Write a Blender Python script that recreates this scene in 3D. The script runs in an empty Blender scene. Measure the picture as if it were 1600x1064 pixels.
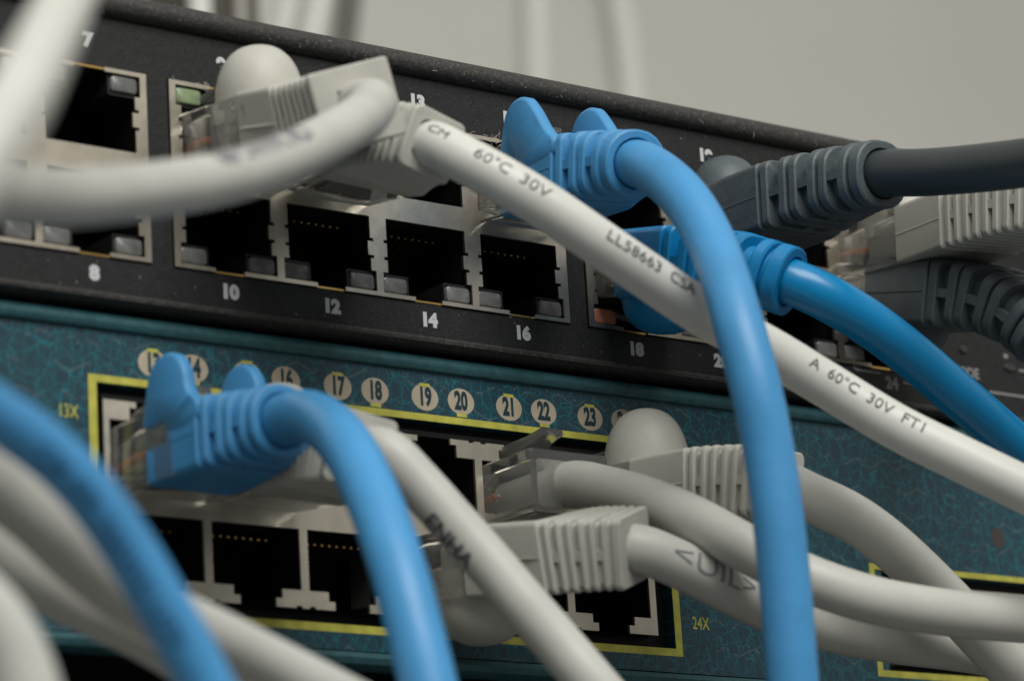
import bpy, bmesh, math, random
from mathutils import Vector, Matrix, Euler, noise

random.seed(7)
K = 0.001                                   # all lengths below are millimetres
SC = bpy.context.scene
COL = SC.collection

# ------------------------------------------------------------------ camera
CAM_LOC = Vector((-222.155, -310.809, -109.479))
CAM_ROT = Euler((math.radians(105.1446), math.radians(3.4274), math.radians(-36.9120)), 'XYZ')
FPX = 5262.72                               # focal length in pixels of a 1600 wide picture
cam_d = bpy.data.cameras.new('camera')
cam = bpy.data.objects.new('camera', cam_d)
COL.objects.link(cam)
cam.location = CAM_LOC * K
cam.rotation_euler = CAM_ROT
cam_d.sensor_width = 36.0
cam_d.lens = FPX / 1600 * 36.0
cam_d.clip_start = 0.005
cam_d.clip_end = 20
cam_d.dof.use_dof = True
cam_d.dof.focus_distance = 0.412
cam_d.dof.aperture_fstop = 25.0
SC.camera = cam

# ------------------------------------------------------------------ room light
w = bpy.data.worlds.new('World')
SC.world = w
w.use_nodes = True
nt = w.node_tree
nt.nodes.clear()
bg_strength = 1.12
wo = nt.nodes.new('ShaderNodeOutputWorld')
bg = nt.nodes.new('ShaderNodeBackground')
tc = nt.nodes.new('ShaderNodeTexCoord')
sx = nt.nodes.new('ShaderNodeSeparateXYZ')
mr = nt.nodes.new('ShaderNodeMapRange')
mr.inputs[1].default_value = -1; mr.inputs[2].default_value = 1
cr = nt.nodes.new('ShaderNodeValToRGB')
el = cr.color_ramp.elements
el[0].position = 0.0; el[0].color = (0.10, 0.10, 0.095, 1)
el[1].position = 1.0; el[1].color = (0.54, 0.54, 0.50, 1)
e = el.new(0.46); e.color = (0.16, 0.16, 0.15, 1)
e = el.new(0.60); e.color = (0.35, 0.345, 0.315, 1)
nt.links.new(tc.outputs['Generated'], sx.inputs[0])
nt.links.new(sx.outputs[2], mr.inputs[0])
nt.links.new(mr.outputs[0], cr.inputs[0])
nt.links.new(cr.outputs[0], bg.inputs[0])
bg.inputs[1].default_value = bg_strength
nt.links.new(bg.outputs[0], wo.inputs[0])

def area(name, loc, target, size, power, color):
    d = bpy.data.lights.new(name, 'AREA')
    d.shape = 'RECTANGLE'; d.size = size[0]; d.size_y = size[1]
    d.energy = power; d.color = color
    o = bpy.data.objects.new(name, d)
    COL.objects.link(o)
    o.location = loc
    o.rotation_euler = (Vector(target) - Vector(loc)).to_track_quat('-Z', 'Y').to_euler()
    return o
area('ceiling_lamp', (-0.25, -0.92, 0.92), (0.0, 0.0, 0.0), (0.95, 0.70), 19.5, (1.0, 0.99, 0.935))

vs = SC.view_settings
vs.view_transform = 'Standard'
try: vs.look = 'None'
except Exception: pass
vs.exposure = 0.0
vs.gamma = 1.0
vs.use_curve_mapping = False

# ------------------------------------------------------------------ helpers
RM = CAM_ROT.to_matrix()
def at(px, py, Y):
    """world point (mm) seen at photo pixel (px, py) on the plane Y millimetres in front of the black switch's face"""
    d = RM @ Vector(((px - 800) / FPX, -(py - 532) / FPX, -1.0))
    return CAM_LOC + d * ((-Y - CAM_LOC.y) / d.y)
def proj(P):
    d = RM.transposed() @ (Vector(P) - CAM_LOC)
    return (800 + FPX * d.x / -d.z, 532 - FPX * d.y / -d.z)

class MB:
    def __init__(self):
        self.v = []; self.f = []
    def add(self, verts, faces):
        o = len(self.v)
        self.v += [Vector(p) for p in verts]
        self.f += [tuple(i + o for i in f) for f in faces]
        return self
    def box(self, x0, x1, y0, y1, z0, z1):
        return self.add([(x0,y0,z0),(x1,y0,z0),(x1,y1,z0),(x0,y1,z0),(x0,y0,z1),(x1,y0,z1),(x1,y1,z1),(x0,y1,z1)],
                        [(0,3,2,1),(4,5,6,7),(0,1,5,4),(1,2,6,5),(2,3,7,6),(3,0,4,7)])
    def loft(self, rings, caps=True):
        n = len(rings[0]); o = len(self.v)
        for r in rings: self.v += [Vector(p) for p in r]
        for i in range(len(rings) - 1):
            for j in range(n):
                a = o + i*n + j; b = o + i*n + (j+1) % n
                self.f.append((a, b, b + n, a + n))
        if caps:
            self.f.append(tuple(o + j for j in range(n))[::-1])
            self.f.append(tuple(o + (len(rings)-1)*n + j for j in range(n)))
        return self
    def map(self, fn):
        self.v = [fn(p) for p in self.v]
        return self
    def merge(self, other):
        return self.add(other.v, other.f)

def mesh_of(name, mb, mat, origin=Vector((0,0,0)), smooth=None, recalc=True):
    me = bpy.data.meshes.new(name)
    me.from_pydata([tuple((p - origin) * K) for p in mb.v], [], mb.f)
    if recalc:
        bm = bmesh.new(); bm.from_mesh(me)
        bmesh.ops.recalc_face_normals(bm, faces=bm.faces)
        bm.to_mesh(me); bm.free()
    if smooth is not None:
        for p in me.polygons: p.use_smooth = True
        me.set_sharp_from_angle(angle=math.radians(smooth))
    me.materials.append(mat)
    me.update()
    return me

def origin_of(o):
    p = Vector((0,0,0))
    while o is not None:
        p += o.location; o = o.parent
    return p / K

def obj(name, mb, mat, parent=None, smooth=None, recalc=True):
    org = origin_of(parent) if parent else Vector((0,0,0))
    o = bpy.data.objects.new(name, mesh_of(name, mb, mat, org, smooth, recalc))
    COL.objects.link(o)
    o.parent = parent
    return o

def thing(name, label, cat, loc, group=None):
    o = bpy.data.objects.new(name, None)
    o.empty_display_size = 0.005
    COL.objects.link(o)
    o.location = Vector(loc) * K
    o['label'] = label; o['category'] = cat
    if group: o['group'] = group
    return o

def sheet(xs, zs, filled, y0, y1):
    """flat plate with cut-outs: cells of the xs/zs grid for which filled(x, z) holds, from y0 (front) to y1 (back)"""
    xs = sorted(set(round(x, 4) for x in xs)); zs = sorted(set(round(z, 4) for z in zs))
    nx, nz = len(xs), len(zs)
    ok = [[filled((xs[i]+xs[i+1])/2, (zs[j]+zs[j+1])/2) for j in range(nz-1)] for i in range(nx-1)]
    m = MB(); idx = {}
    def v(i, j, k):
        if (i,j,k) not in idx:
            idx[(i,j,k)] = len(m.v); m.v.append(Vector((xs[i], (y0, y1)[k], zs[j])))
        return idx[(i,j,k)]
    for i in range(nx-1):
        for j in range(nz-1):
            if not ok[i][j]: continue
            m.f.append((v(i,j,0), v(i+1,j,0), v(i+1,j+1,0), v(i,j+1,0)))
            m.f.append((v(i,j,1), v(i,j+1,1), v(i+1,j+1,1), v(i+1,j,1)))
            if i == 0 or not ok[i-1][j]: m.f.append((v(i,j,0), v(i,j+1,0), v(i,j+1,1), v(i,j,1)))
            if i == nx-2 or not ok[i+1][j]: m.f.append((v(i+1,j,0), v(i+1,j,1), v(i+1,j+1,1), v(i+1,j+1,0)))
            if j == 0 or not ok[i][j-1]: m.f.append((v(i,j,0), v(i,j,1), v(i+1,j,1), v(i+1,j,0)))
            if j == nz-2 or not ok[i][j+1]: m.f.append((v(i,j+1,0), v(i+1,j+1,0), v(i+1,j+1,1), v(i,j+1,1)))
    return m

# ------------------------------------------------------------------ materials
def mat(name, color, rough=0.5, metal=0.0, spec=0.5, bump=0.0, bscale=2000, var=0.0, vscale=300, dust=0.0, coat=0.0, trans=0.0, ior=1.45):
    m = bpy.data.materials.new(name); m.use_nodes = True
    n = m.node_tree.nodes; l = m.node_tree.links
    b = n['Principled BSDF']
    b.inputs['Base Color'].default_value = (*color, 1)
    b.inputs['Roughness'].default_value = rough
    b.inputs['Metallic'].default_value = metal
    b.inputs['Specular IOR Level'].default_value = spec
    b.inputs['IOR'].default_value = ior
    b.inputs['Coat Weight'].default_value = coat
    b.inputs['Transmission Weight'].default_value = trans
    t = n.new('ShaderNodeTexCoord')
    if bump:
        nz = n.new('ShaderNodeTexNoise'); nz.inputs['Scale'].default_value = bscale; nz.inputs['Detail'].default_value = 4
        bp = n.new('ShaderNodeBump'); bp.inputs['Strength'].default_value = bump; bp.inputs['Distance'].default_value = 0.0003
        l.new(t.outputs['Object'], nz.inputs['Vector']); l.new(nz.outputs['Fac'], bp.inputs['Height']); l.new(bp.outputs[0], b.inputs['Normal'])
    if var:
        nz = n.new('ShaderNodeTexNoise'); nz.inputs['Scale'].default_value = vscale; nz.inputs['Detail'].default_value = 5
        mx = n.new('ShaderNodeMix'); mx.data_type = 'RGBA'
        mx.inputs['A'].default_value = (*[c * (1 - var) for c in color], 1)
        mx.inputs['B'].default_value = (*[min(1, c * (1 + var)) for c in color], 1)
        rp = n.new('ShaderNodeMapRange'); rp.inputs[1].default_value = 0.3; rp.inputs[2].default_value = 0.7
        l.new(t.outputs['Object'], nz.inputs['Vector']); l.new(nz.outputs['Fac'], rp.inputs[0]); l.new(rp.outputs[0], mx.inputs['Factor'])
        src = mx.outputs['Result']
        if dust:
            n2 = n.new('ShaderNodeTexNoise'); n2.inputs['Scale'].default_value = 3200; n2.inputs['Detail'].default_value = 3
            r2 = n.new('ShaderNodeMapRange'); r2.inputs[1].default_value = 0.56; r2.inputs[2].default_value = 0.78; r2.inputs[4].default_value = dust
            m2 = n.new('ShaderNodeMix'); m2.data_type = 'RGBA'; m2.inputs['B'].default_value = (0.34, 0.31, 0.28, 1)
            l.new(t.outputs['Object'], n2.inputs['Vector']); l.new(n2.outputs['Fac'], r2.inputs[0]); l.new(r2.outputs[0], m2.inputs['Factor'])
            l.new(src, m2.inputs['A']); src = m2.outputs['Result']
        l.new(src, b.inputs['Base Color'])
    return m

M = {}
M['black_panel'] = mat('black_panel_paint', (0.013, 0.0138, 0.0148), 0.55, spec=0.35, bump=0.25, bscale=2600, var=0.25, vscale=900, dust=0.10)
M['black_bezel'] = mat('black_bezel_plastic', (0.026, 0.025, 0.024), 0.6, bump=0.45, bscale=1900, var=0.3, vscale=1400, dust=0.26)
M['case'] = mat('case_steel', (0.03, 0.03, 0.03), 0.6, var=0.1)
M['cavity'] = mat('socket_black', (0.007, 0.007, 0.007), 0.5, spec=0.25)
M['nickel'] = mat('nickel_shield', (0.67, 0.61, 0.52), 0.34, metal=1.0, bump=0.10, bscale=900, var=0.10, vscale=350)
M['nickel_dull'] = mat('tinned_steel', (0.66, 0.61, 0.52), 0.48, metal=1.0, bump=0.15, bscale=900, var=0.12, vscale=250)
M['gold'] = mat('gold_contact', (0.75, 0.50, 0.18), 0.3, metal=1.0)
M['led'] = mat('led_lens', (0.115, 0.115, 0.115), 0.22, var=0.25, vscale=500)
M['led_green'] = mat('led_lens_green', (0.17, 0.22, 0.12), 0.22, var=0.25, vscale=500)
M['led_red'] = mat('led_lens_red', (0.33, 0.12, 0.08), 0.25, var=0.2, vscale=500)
M['led_frame'] = mat('led_housing', (0.012, 0.012, 0.013), 0.35)
M['white_ink'] = mat('white_ink', (0.50, 0.51, 0.52), 0.6)
M['grey_ink'] = mat('grey_ink', (0.22, 0.22, 0.22), 0.6)
M['yellow_ink'] = mat('yellow_ink', (0.46, 0.44, 0.075), 0.5, var=0.22, vscale=500)
M['beige_ink'] = mat('beige_ink', (0.43, 0.37, 0.28), 0.55, var=0.08, vscale=600)
M['navy_ink'] = mat('dark_teal_ink', (0.008, 0.035, 0.045), 0.5)
M['print_black'] = mat('cable_print', (0.04, 0.04, 0.045), 0.6, var=0.4, vscale=2500, dust=0.75)
M['print_grey'] = mat('cable_print_grey', (0.19, 0.19, 0.215), 0.6)
M['print_dim'] = mat('cable_print_dim', (0.05, 0.075, 0.10), 0.5)
M['print_blue'] = mat('cable_print_blue', (0.02, 0.10, 0.24), 0.5)
M['white_pvc'] = mat('white_pvc', (0.57, 0.57, 0.54), 0.42, bump=0.08, bscale=700, var=0.06, vscale=110)
M['grey_pvc'] = mat('pale_grey_pvc', (0.475, 0.47, 0.44), 0.45, bump=0.09, bscale=700, var=0.08, vscale=110)
M['grey_boot'] = mat('grey_rubber', (0.445, 0.435, 0.395), 0.5, bump=0.10, bscale=1500, var=0.05, vscale=250)
M['blue_pvc'] = mat('light_blue_pvc', (0.055, 0.262, 0.54), 0.42, bump=0.12, bscale=900, var=0.09, vscale=130)
M['blue_boot'] = mat('light_blue_rubber', (0.055, 0.255, 0.52), 0.5, bump=0.14, bscale=1500, var=0.06, vscale=300)
M['deep_pvc'] = mat('deep_blue_pvc', (0.0, 0.178, 0.41), 0.28, bump=0.04, bscale=700, var=0.04, vscale=150)
M['deep_boot'] = mat('deep_blue_rubber', (0.0, 0.172, 0.41), 0.45, bump=0.14, bscale=1500, var=0.06, vscale=300)
M['dark_pvc'] = mat('charcoal_pvc', (0.034, 0.041, 0.046), 0.4, bump=0.06, bscale=800, var=0.1, vscale=150)
M['dark_boot'] = mat('charcoal_rubber', (0.070, 0.087, 0.097), 0.5, bump=0.2, bscale=1600, var=0.12, vscale=400, dust=0.02)
M['clear'] = mat('clear_polycarbonate', (0.93, 0.93, 0.91), 0.06, trans=0.94, ior=1.5, bump=0.05, bscale=600)
M['wire_orange'] = mat('wire_orange', (0.55, 0.12, 0.02), 0.4)
M['wire_white'] = mat('wire_white', (0.6, 0.58, 0.55), 0.4)
M['wire_green'] = mat('wire_green', (0.01, 0.28, 0.10), 0.4)
M['wire_brown'] = mat('wire_brown', (0.16, 0.06, 0.03), 0.4)
M['wire_blue'] = mat('wire_blue', (0.02, 0.08, 0.4), 0.4)
M['teal_trim'] = mat('teal_plastic', (0.022, 0.085, 0.10), 0.5, bump=0.2, bscale=1800, var=0.2, vscale=800, dust=0.10)
M['lint'] = mat('lint', (0.5, 0.48, 0.45), 0.8)
M['wall'] = mat('wall_paint', (0.57, 0.56, 0.52), 0.8, var=0.05, vscale=6)
M['steel_dark'] = mat('dark_steel', (0.07, 0.062, 0.05), 0.6)
M['bg_grey'] = mat('grey_cable_sheath', (0.55, 0.55, 0.52), 0.5)
M['bg_shadow'] = mat('shadow_tube_colour', (0.12, 0.115, 0.10), 0.5)  # shade put into a colour, for the shadow tube behind the black switch
M['bg_white'] = mat('pale_cable_sheath', (0.70, 0.70, 0.67), 0.5)

def teal_panel_material():
    m = bpy.data.materials.new('teal_patterned_panel'); m.use_nodes = True
    n = m.node_tree.nodes; l = m.node_tree.links
    b = n['Principled BSDF']; b.inputs['Roughness'].default_value = 0.42
    t = n.new('ShaderNodeTexCoord')
    def math_(op, a, b_=None, c=None):
        k = n.new('ShaderNodeMath'); k.operation = op
        for i, x in enumerate((a, b_, c)):
            if x is None: continue
            if isinstance(x, (int, float)): k.inputs[i].default_value = x
            else: l.new(x, k.inputs[i])
        return k.outputs[0]
    def vmap(scale, off=(0,0,0)):
        k = n.new('ShaderNodeMapping'); k.inputs['Scale'].default_value = scale; k.inputs['Location'].default_value = off
        l.new(t.outputs['Object'], k.inputs['Vector']); return k.outputs[0]
    def warp(vec, sc, amt):
        nz = n.new('ShaderNodeTexNoise'); nz.inputs['Scale'].default_value = sc; nz.inputs['Detail'].default_value = 2
        l.new(vec, nz.inputs['Vector'])
        s = n.new('ShaderNodeVectorMath'); s.operation = 'SUBTRACT'; s.inputs[1].default_value = (0.5,0.5,0.5); l.new(nz.outputs['Color'], s.inputs[0])
        q = n.new('ShaderNodeVectorMath'); q.operation = 'SCALE'; q.inputs['Scale'].default_value = amt; l.new(s.outputs[0], q.inputs[0])
        a = n.new('ShaderNodeVectorMath'); a.operation = 'ADD'; l.new(vec, a.inputs[0]); l.new(q.outputs[0], a.inputs[1]); return a.outputs[0]
    def cracks(scale, off, width):
        vo = n.new('ShaderNodeTexVoronoi'); vo.feature = 'DISTANCE_TO_EDGE'; vo.voronoi_dimensions = '3D'; vo.inputs['Scale'].default_value = 1.0
        l.new(warp(vmap(scale, off), 1.2, 0.55), vo.inputs['Vector'])
        mrn = n.new('ShaderNodeMapRange'); mrn.inputs[1].default_value = width * 0.3; mrn.inputs[2].default_value = width
        mrn.inputs[3].default_value = 1; mrn.inputs[4].default_value = 0; mrn.interpolation_type = 'SMOOTHSTEP'
        l.new(vo.outputs['Distance'], mrn.inputs[0]); return mrn.outputs[0]
    c1 = cracks((620, 10, 330), (0,0,0), 0.034)
    c2 = cracks((380, 10, 560), (3.3,1,7.7), 0.028)
    c3 = cracks((900, 10, 430), (9.1,2,4.2), 0.03)
    # short grey-brown zigzags in loose rows
    s = n.new('ShaderNodeSeparateXYZ'); l.new(warp(vmap((1,1,1)), 260, 0.0011), s.inputs[0])
    row = math_('MULTIPLY', s.outputs[2], 1/0.0033)
    ri = math_('FLOOR', row)
    tri = math_('PINGPONG', math_('ADD', math_('MULTIPLY', s.outputs[0], 1/0.0024), math_('MULTIPLY', ri, 0.43)), 1.0)
    d = math_('ABSOLUTE', math_('SUBTRACT', math_('FRACT', row), math_('ADD', math_('MULTIPLY', tri, 0.34), 0.32)))
    zig = n.new('ShaderNodeMapRange'); zig.inputs[1].default_value = 0.015; zig.inputs[2].default_value = 0.045; zig.inputs[3].default_value = 1; zig.inputs[4].default_value = 0
    l.new(d, zig.inputs[0])
    gate_n = n.new('ShaderNodeTexNoise'); gate_n.inputs['Scale'].default_value = 230; l.new(t.outputs['Object'], gate_n.inputs['Vector'])
    gate = math_('GREATER_THAN', gate_n.outputs['Fac'], 0.5)
    zz = math_('MULTIPLY', zig.outputs[0], math_('MULTIPLY', gate, 0.38))
    big = n.new('ShaderNodeTexNoise'); big.inputs['Scale'].default_value = 420; big.inputs['Detail'].default_value = 3; l.new(t.outputs['Object'], big.inputs['Vector'])
    base = n.new('ShaderNodeMix'); base.data_type = 'RGBA'
    base.inputs['A'].default_value = (0.0105, 0.039, 0.058, 1); base.inputs['B'].default_value = (0.0125, 0.047, 0.068, 1); l.new(big.outputs['Fac'], base.inputs['Factor'])
    lines = math_('MINIMUM', math_('ADD', math_('MULTIPLY', c1, 0.85), math_('ADD', math_('MULTIPLY', c2, 0.75), math_('MULTIPLY', c3, 0.3))), 1.0)
    m1 = n.new('ShaderNodeMix'); m1.data_type = 'RGBA'; m1.inputs['B'].default_value = (0.008, 0.125, 0.16, 1)
    l.new(lines, m1.inputs['Factor']); l.new(base.outputs['Result'], m1.inputs['A'])
    m2 = n.new('ShaderNodeMix'); m2.data_type = 'RGBA'; m2.inputs['B'].default_value = (0.15, 0.17, 0.155, 1)
    l.new(zz, m2.inputs['Factor']); l.new(m1.outputs['Result'], m2.inputs['A'])
    l.new(m2.outputs['Result'], b.inputs['Base Color'])
    bn = n.new('ShaderNodeTexNoise'); bn.inputs['Scale'].default_value = 1800; l.new(t.outputs['Object'], bn.inputs['Vector'])
    bp = n.new('ShaderNodeBump'); bp.inputs['Strength'].default_value = 0.15; bp.inputs['Distance'].default_value = 0.0002
    l.new(bn.outputs['Fac'], bp.inputs['Height']); l.new(bp.outputs[0], b.inputs['Normal'])
    return m
M['teal_panel'] = teal_panel_material()

# ------------------------------------------------------------------ lettering
def text_mesh(txt, size, bold=0.0, xscale=1.0, align='CENTER'):
    """letters as a triangle list in millimetres, lying in x (reading direction) / y (up)"""
    cu = bpy.data.curves.new('lettering', 'FONT')
    cu.body = txt; cu.size = size; cu.align_x = align; cu.align_y = 'CENTER'
    cu.offset = bold; cu.resolution_u = 3; cu.space_character = 1.0
    o = bpy.data.objects.new('lettering', cu); COL.objects.link(o)
    dg = bpy.context.evaluated_depsgraph_get()
    me = bpy.data.meshes.new_from_object(o.evaluated_get(dg))
    vs_ = [(v.co.x * xscale, v.co.y) for v in me.vertices]
    fs_ = [tuple(p.vertices) for p in me.polygons]
    bpy.data.objects.remove(o); bpy.data.curves.remove(cu); bpy.data.meshes.remove(me)
    return vs_, fs_

def flat_text(name, txt, x, z, y, height, material, parent, bold=0.0, xscale=1.0, align='CENTER', slab=0.03):
    v, f = text_mesh(txt, height / 0.72, bold, xscale, align)
    m = MB().add([(x + a, y, z + b) for a, b in v], f)
    return obj(name, m, material, parent, recalc=False)

# ------------------------------------------------------------------ the wall behind
wy = 650
m = MB().add([(-2500, wy, -1500), (2500, wy, -1500), (2500, wy, 2500), (-2500, wy, 2500)], [(0,1,2,3)])
wall = obj('wall', m, M['wall']); wall['kind'] = 'structure'

# ------------------------------------------------------------------ black switch
PITCH = 13.97
BW, BH = 56.6, 22.4                          # port block
BLOCKS = (-59.65, 0.0, 59.65)
X0, X1 = -135.0, 205.0
sw = thing('network_switch', 'black network switch with two rows of silver RJ45 sockets, above the teal one', 'network switch', (35, 0, -5.4))

def in_block(x, z, gap=0.15):
    return any(abs(x - c) < BW/2 + gap for c in BLOCKS) and -gap < z < BH + gap
xs = [X0, X1]; zs = [-4.1, 28.5, -0.15, BH + 0.15]
for c in BLOCKS: xs += [c - BW/2 - 0.15, c + BW/2 + 0.15]
obj('front_panel', sheet(xs, zs, lambda x, z: not in_block(x, z), 0.0, 2.5), M['black_panel'], sw)
def bar_profile(pts, x0, x1):
    return MB().loft([[(x, y, z) for y, z in pts] for x in (x0, x1)])
prof = [(2.4, 28.62), (0.3, 28.62), (-0.7, 28.75), (-1.25, 29.2), (-1.45, 29.9), (-1.3, 30.7), (-0.8, 31.3), (0.1, 31.65), (1.2, 31.8), (2.4, 31.8)]
obj('top_bezel', bar_profile(prof, X0, X1), M['black_bezel'], sw, smooth=40)
prof = [(2.4, -4.22), (0.2, -4.22), (-0.6, -4.3), (-0.8, -4.6), (-0.75, -5.0), (-0.2, -5.3), (0.9, -5.4), (2.4, -5.4)]
obj('bottom_lip', bar_profile(prof, X0, X1), M['black_bezel'], sw, smooth=40)
obj('case', MB().box(X0 + 0.5, X1 - 0.5, 15.5, 230, -5.2, 31.6).box(X0 + .5, X1 - .5, 2.5, 15.5, -5.2, -2.5).box(X0+.5, X1-.5, 2.5, 15.5, 26, 31.6), M['case'], sw)

def block_sheet(c):
    xs = [c - BW/2, c + BW/2]; zs = [0, BH, 0.5, 9.7, 12.7, BH - 0.5, 3.0, BH - 3.0, 4.5, 4.9, 6.6, 7.0, BH-4.5, BH-4.9, BH-6.6, BH-7.0]
    cols = [c + (i - 1.5) * PITCH for i in range(4)]
    for x in cols: xs += [x - 5.8, x + 5.8, x - 6.5, x + 6.5, x - 1.95, x + 1.95, x - 6.25, x + 6.25, x + 5.45]
    def filled(x, z):
        zz = min(z, BH - z)                  # the upper row mirrors the lower row
        for cx in cols:
            d = x - cx
            if abs(d) < 6.5 and 0.5 < zz < 3.0: return False
            if abs(d) < 1.95 and zz < 0.5: return False
            if abs(d) < 5.8 and 0.5 < zz < 9.7:
                if d > 5.45 and 4.9 < zz < 6.6: return True
                return False
            if abs(d) < 6.25 and (4.5 < zz < 4.9 or 6.6 < zz < 7.0): return False
        return True
    return sheet(xs, zs, filled, -0.28, 0.12)

def rounded_rect(hx, hz, r, n=4):
    pts = []
    for k, (sx_, sz_) in enumerate(((1,1),(-1,1),(-1,-1),(1,-1))):
        for i in range(n + 1):
            a = math.pi/2 * (k + i / n)
            pts.append((sx_ * (hx - r) + r * math.cos(a), sz_ * (hz - r) + r * math.sin(a)))
    return pts

cav = MB()
def socket_cavity(cx, z0, z1, depth=13.0, hw=5.75, y=0.0):
    m = MB()
    m.add([(cx-hw,y,z0),(cx+hw,y,z0),(cx+hw,y,z1),(cx-hw,y,z1),(cx-hw,y+depth,z0),(cx+hw,y+depth,z0),(cx+hw,y+depth,z1),(cx-hw,y+depth,z1)],
          [(0,1,5,4),(1,2,6,5),(2,3,7,6),(3,0,4,7),(4,5,6,7)])
    return m
def contact_pins(cx, ztop, y0, sgn=-1):
    m = MB()
    for k in range(8):
        x = cx - 3.55 + k * 1.016
        m.loft([[(x-.16,y0,ztop+sgn*.75),(x+.16,y0,ztop+sgn*.75),(x+.16,y0,ztop+sgn*1.0),(x-.16,y0,ztop+sgn*1.0)],
                [(x-.16,y0+2.0,ztop+sgn*.5),(x+.16,y0+2.0,ztop+sgn*.5),(x+.16,y0+2.0,ztop+sgn*.75),(x-.16,y0+2.0,ztop+sgn*.75)],
                [(x-.16,y0+7.0,ztop+sgn*2.6),(x+.16,y0+7.0,ztop+sgn*2.6),(x+.16,y0+7.0,ztop+sgn*2.9),(x-.16,y0+7.0,ztop+sgn*2.9)]])
    return m
def led_lens(cx, cz, y=-0.05):
    rings = []
    for yy, s in ((y + 4, 1), (y + 0.35, 1), (y + 0.08, 0.95), (y - 0.02, 0.86)):
        rings.append([(cx + a * s, yy, cz + b * s) for a, b in rounded_rect(1.75, 0.98, 0.45)])
    return MB().loft(rings)

for bi, c in enumerate(BLOCKS):
    blk = obj('port_block', block_sheet(c), M['nickel'], sw)
    body = MB()                              # black moulding behind the shield
    for i in range(4):
        cx = c + (i - 1.5) * PITCH
        for up in (0, 1):
            f = (lambda z: BH - z) if up else (lambda z: z)
            body.merge(socket_cavity(cx, min(f(0.3), f(9.75)), max(f(0.3), f(9.75)), 13, 5.85 + .8, 0.14))
    obj('socket_moulding', body, M['cavity'], blk)
    for i in range(4):
        cx = c + (i - 1.5) * PITCH
        for up in (0, 1):
            f = (lambda z: BH - z) if up else (lambda z: z)
            zt = f(9.75)
            obj('contact_pins', contact_pins(cx, zt, 3.2, 1 if up else -1), M['gold'], blk)
            hs = MB()
            for s in (-1, 1):
                lx = cx + s * 4.6
                a, b_ = sorted((f(0.52), f(2.75)))
                n = int(c == 0.0) 
                mt = 'led'
                if bi == 1 and i == 0 and up and s < 0: mt = 'led_green'
                if bi == 2 and i == 0 and not up and s < 0: mt = 'led_red'
                if bi == 2 and i == 3 and not up and s > 0: mt = 'led_green'
                obj('led', led_lens(lx, f(1.62)), M[mt], blk, smooth=35)
                # dark housing wrapped round the inner side and roof of the lens
                ix = cx + s * 2.55
                za, zb = sorted((f(0.55), f(2.9)))
                hs.box(min(ix, ix + s*.2), max(ix, ix + s*.2), 0.25, 6, za, zb)
                za, zb = sorted((f(2.72), f(2.98)))
                hs.box(min(ix + s*.2, cx + s*6.4), max(ix + s*.2, cx + s*6.4), 0.3, 6, za, zb)
            obj('led_housing', hs, M['led_frame'], blk)
            za, zb = sorted((f(-0.02), f(0.22)))
            obj('spring_strip', MB().box(cx - 1.9, cx + 1.9, 0.0, 1.2, za, zb), M['gold'], blk)
    for i in range(4):
        cx = c + (i - 1.5) * PITCH
        num = {0: 1, 1: 9, 2: 17}[bi] + 2 * i
        flat_text('port_number', str(num), cx, 25.35, -0.03, 1.6, M['white_ink'], sw, bold=0.15, xscale=1.06)
        if num + 1 < 22: flat_text('port_number', str(num + 1), cx, -2.12, -0.03, 1.6, M['white_ink'], sw, bold=0.15, xscale=1.06)
flat_text('port_number', '24', 82.3, -1.85, -0.03, 1.6, M['grey_ink'], sw, bold=0.11)
flat_text('mode_lettering', 'MODE', 96.2, 1.15, -0.03, 1.45, M['grey_ink'], sw, bold=0.06, xscale=0.9)
ln = MB()
def ink_bar(m, x0, x1, z0, z1, y=-0.03):
    m.add([(x0,y,z0),(x1,y,z0),(x1,y,z1),(x0,y,z1)], [(0,1,2,3)])
ink_bar(ln, 75.6, 75.85, -0.55, 1.4); ink_bar(ln, 75.85, 80.3, -0.75, -0.5)
ink_bar(ln, 84.4, 87.4, -1.6, -1.3); ink_bar(ln, 100.4, 130, -1.2, -0.9)
ink_bar(ln, 103.9, 104.7, 4.1, 4.7); ink_bar(ln, 106.6, 110, 2.5, 2.8)
ink_bar(ln, -62.6, -47.0, 28.0, 28.15) if False else None
obj('printed_lines', ln, M['grey_ink'], sw, recalc=False)
mk = MB()
for cx, cz, rx, rz in ((104.9, 2.8, 1.2, 0.55), (96.2, 4.4, 0.7, 0.55)):
    ring = [[(cx + rx*s*math.cos(a*math.pi/10), y, cz + rz*s*math.sin(a*math.pi/10)) for a in range(20)] for y, s in ((0.5, 1), (-0.15, 1), (-0.3, 0.85))]
    mk.loft(ring)
obj('mode_button', mk, M['case'], sw, smooth=40)

# ------------------------------------------------------------------ teal switch
CY = 1.5
TX, TP = 1.395, 12.797
cs = thing('network_switch', 'teal patterned network switch with yellow outlined sockets, below the black one', 'network switch', (35, CY, -44))
A0, A1, AZ0, AZ1 = -37.96, 42.93, -39.29, -14.07          # opening inside the yellow outline
U0, U1, UZ0, UZ1 = 78.73, 150.0, -40.08, -26.83           # uplink module opening
obj('front_panel', sheet([X0, X1, A0, A1, U0, U1], [-42.25, -8.04, AZ0, AZ1, UZ0, UZ1],
    lambda x, z: not ((A0 < x < A1 and AZ0 < z < AZ1) or (U0 < x < U1 and UZ0 < z < UZ1)), CY, CY + 2), M['teal_panel'], cs)
prof = [(CY+2, -8.12), (CY+0.2, -8.12), (CY-0.5, -7.95), (CY-0.85, -7.45), (CY-0.85, -6.95), (CY-0.5, -6.35), (CY+0.1, -6.0), (CY+1, -5.8), (CY+2, -5.8)]
obj('top_trim', bar_profile(prof, X0, X1), M['teal_trim'], cs, smooth=40)
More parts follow.
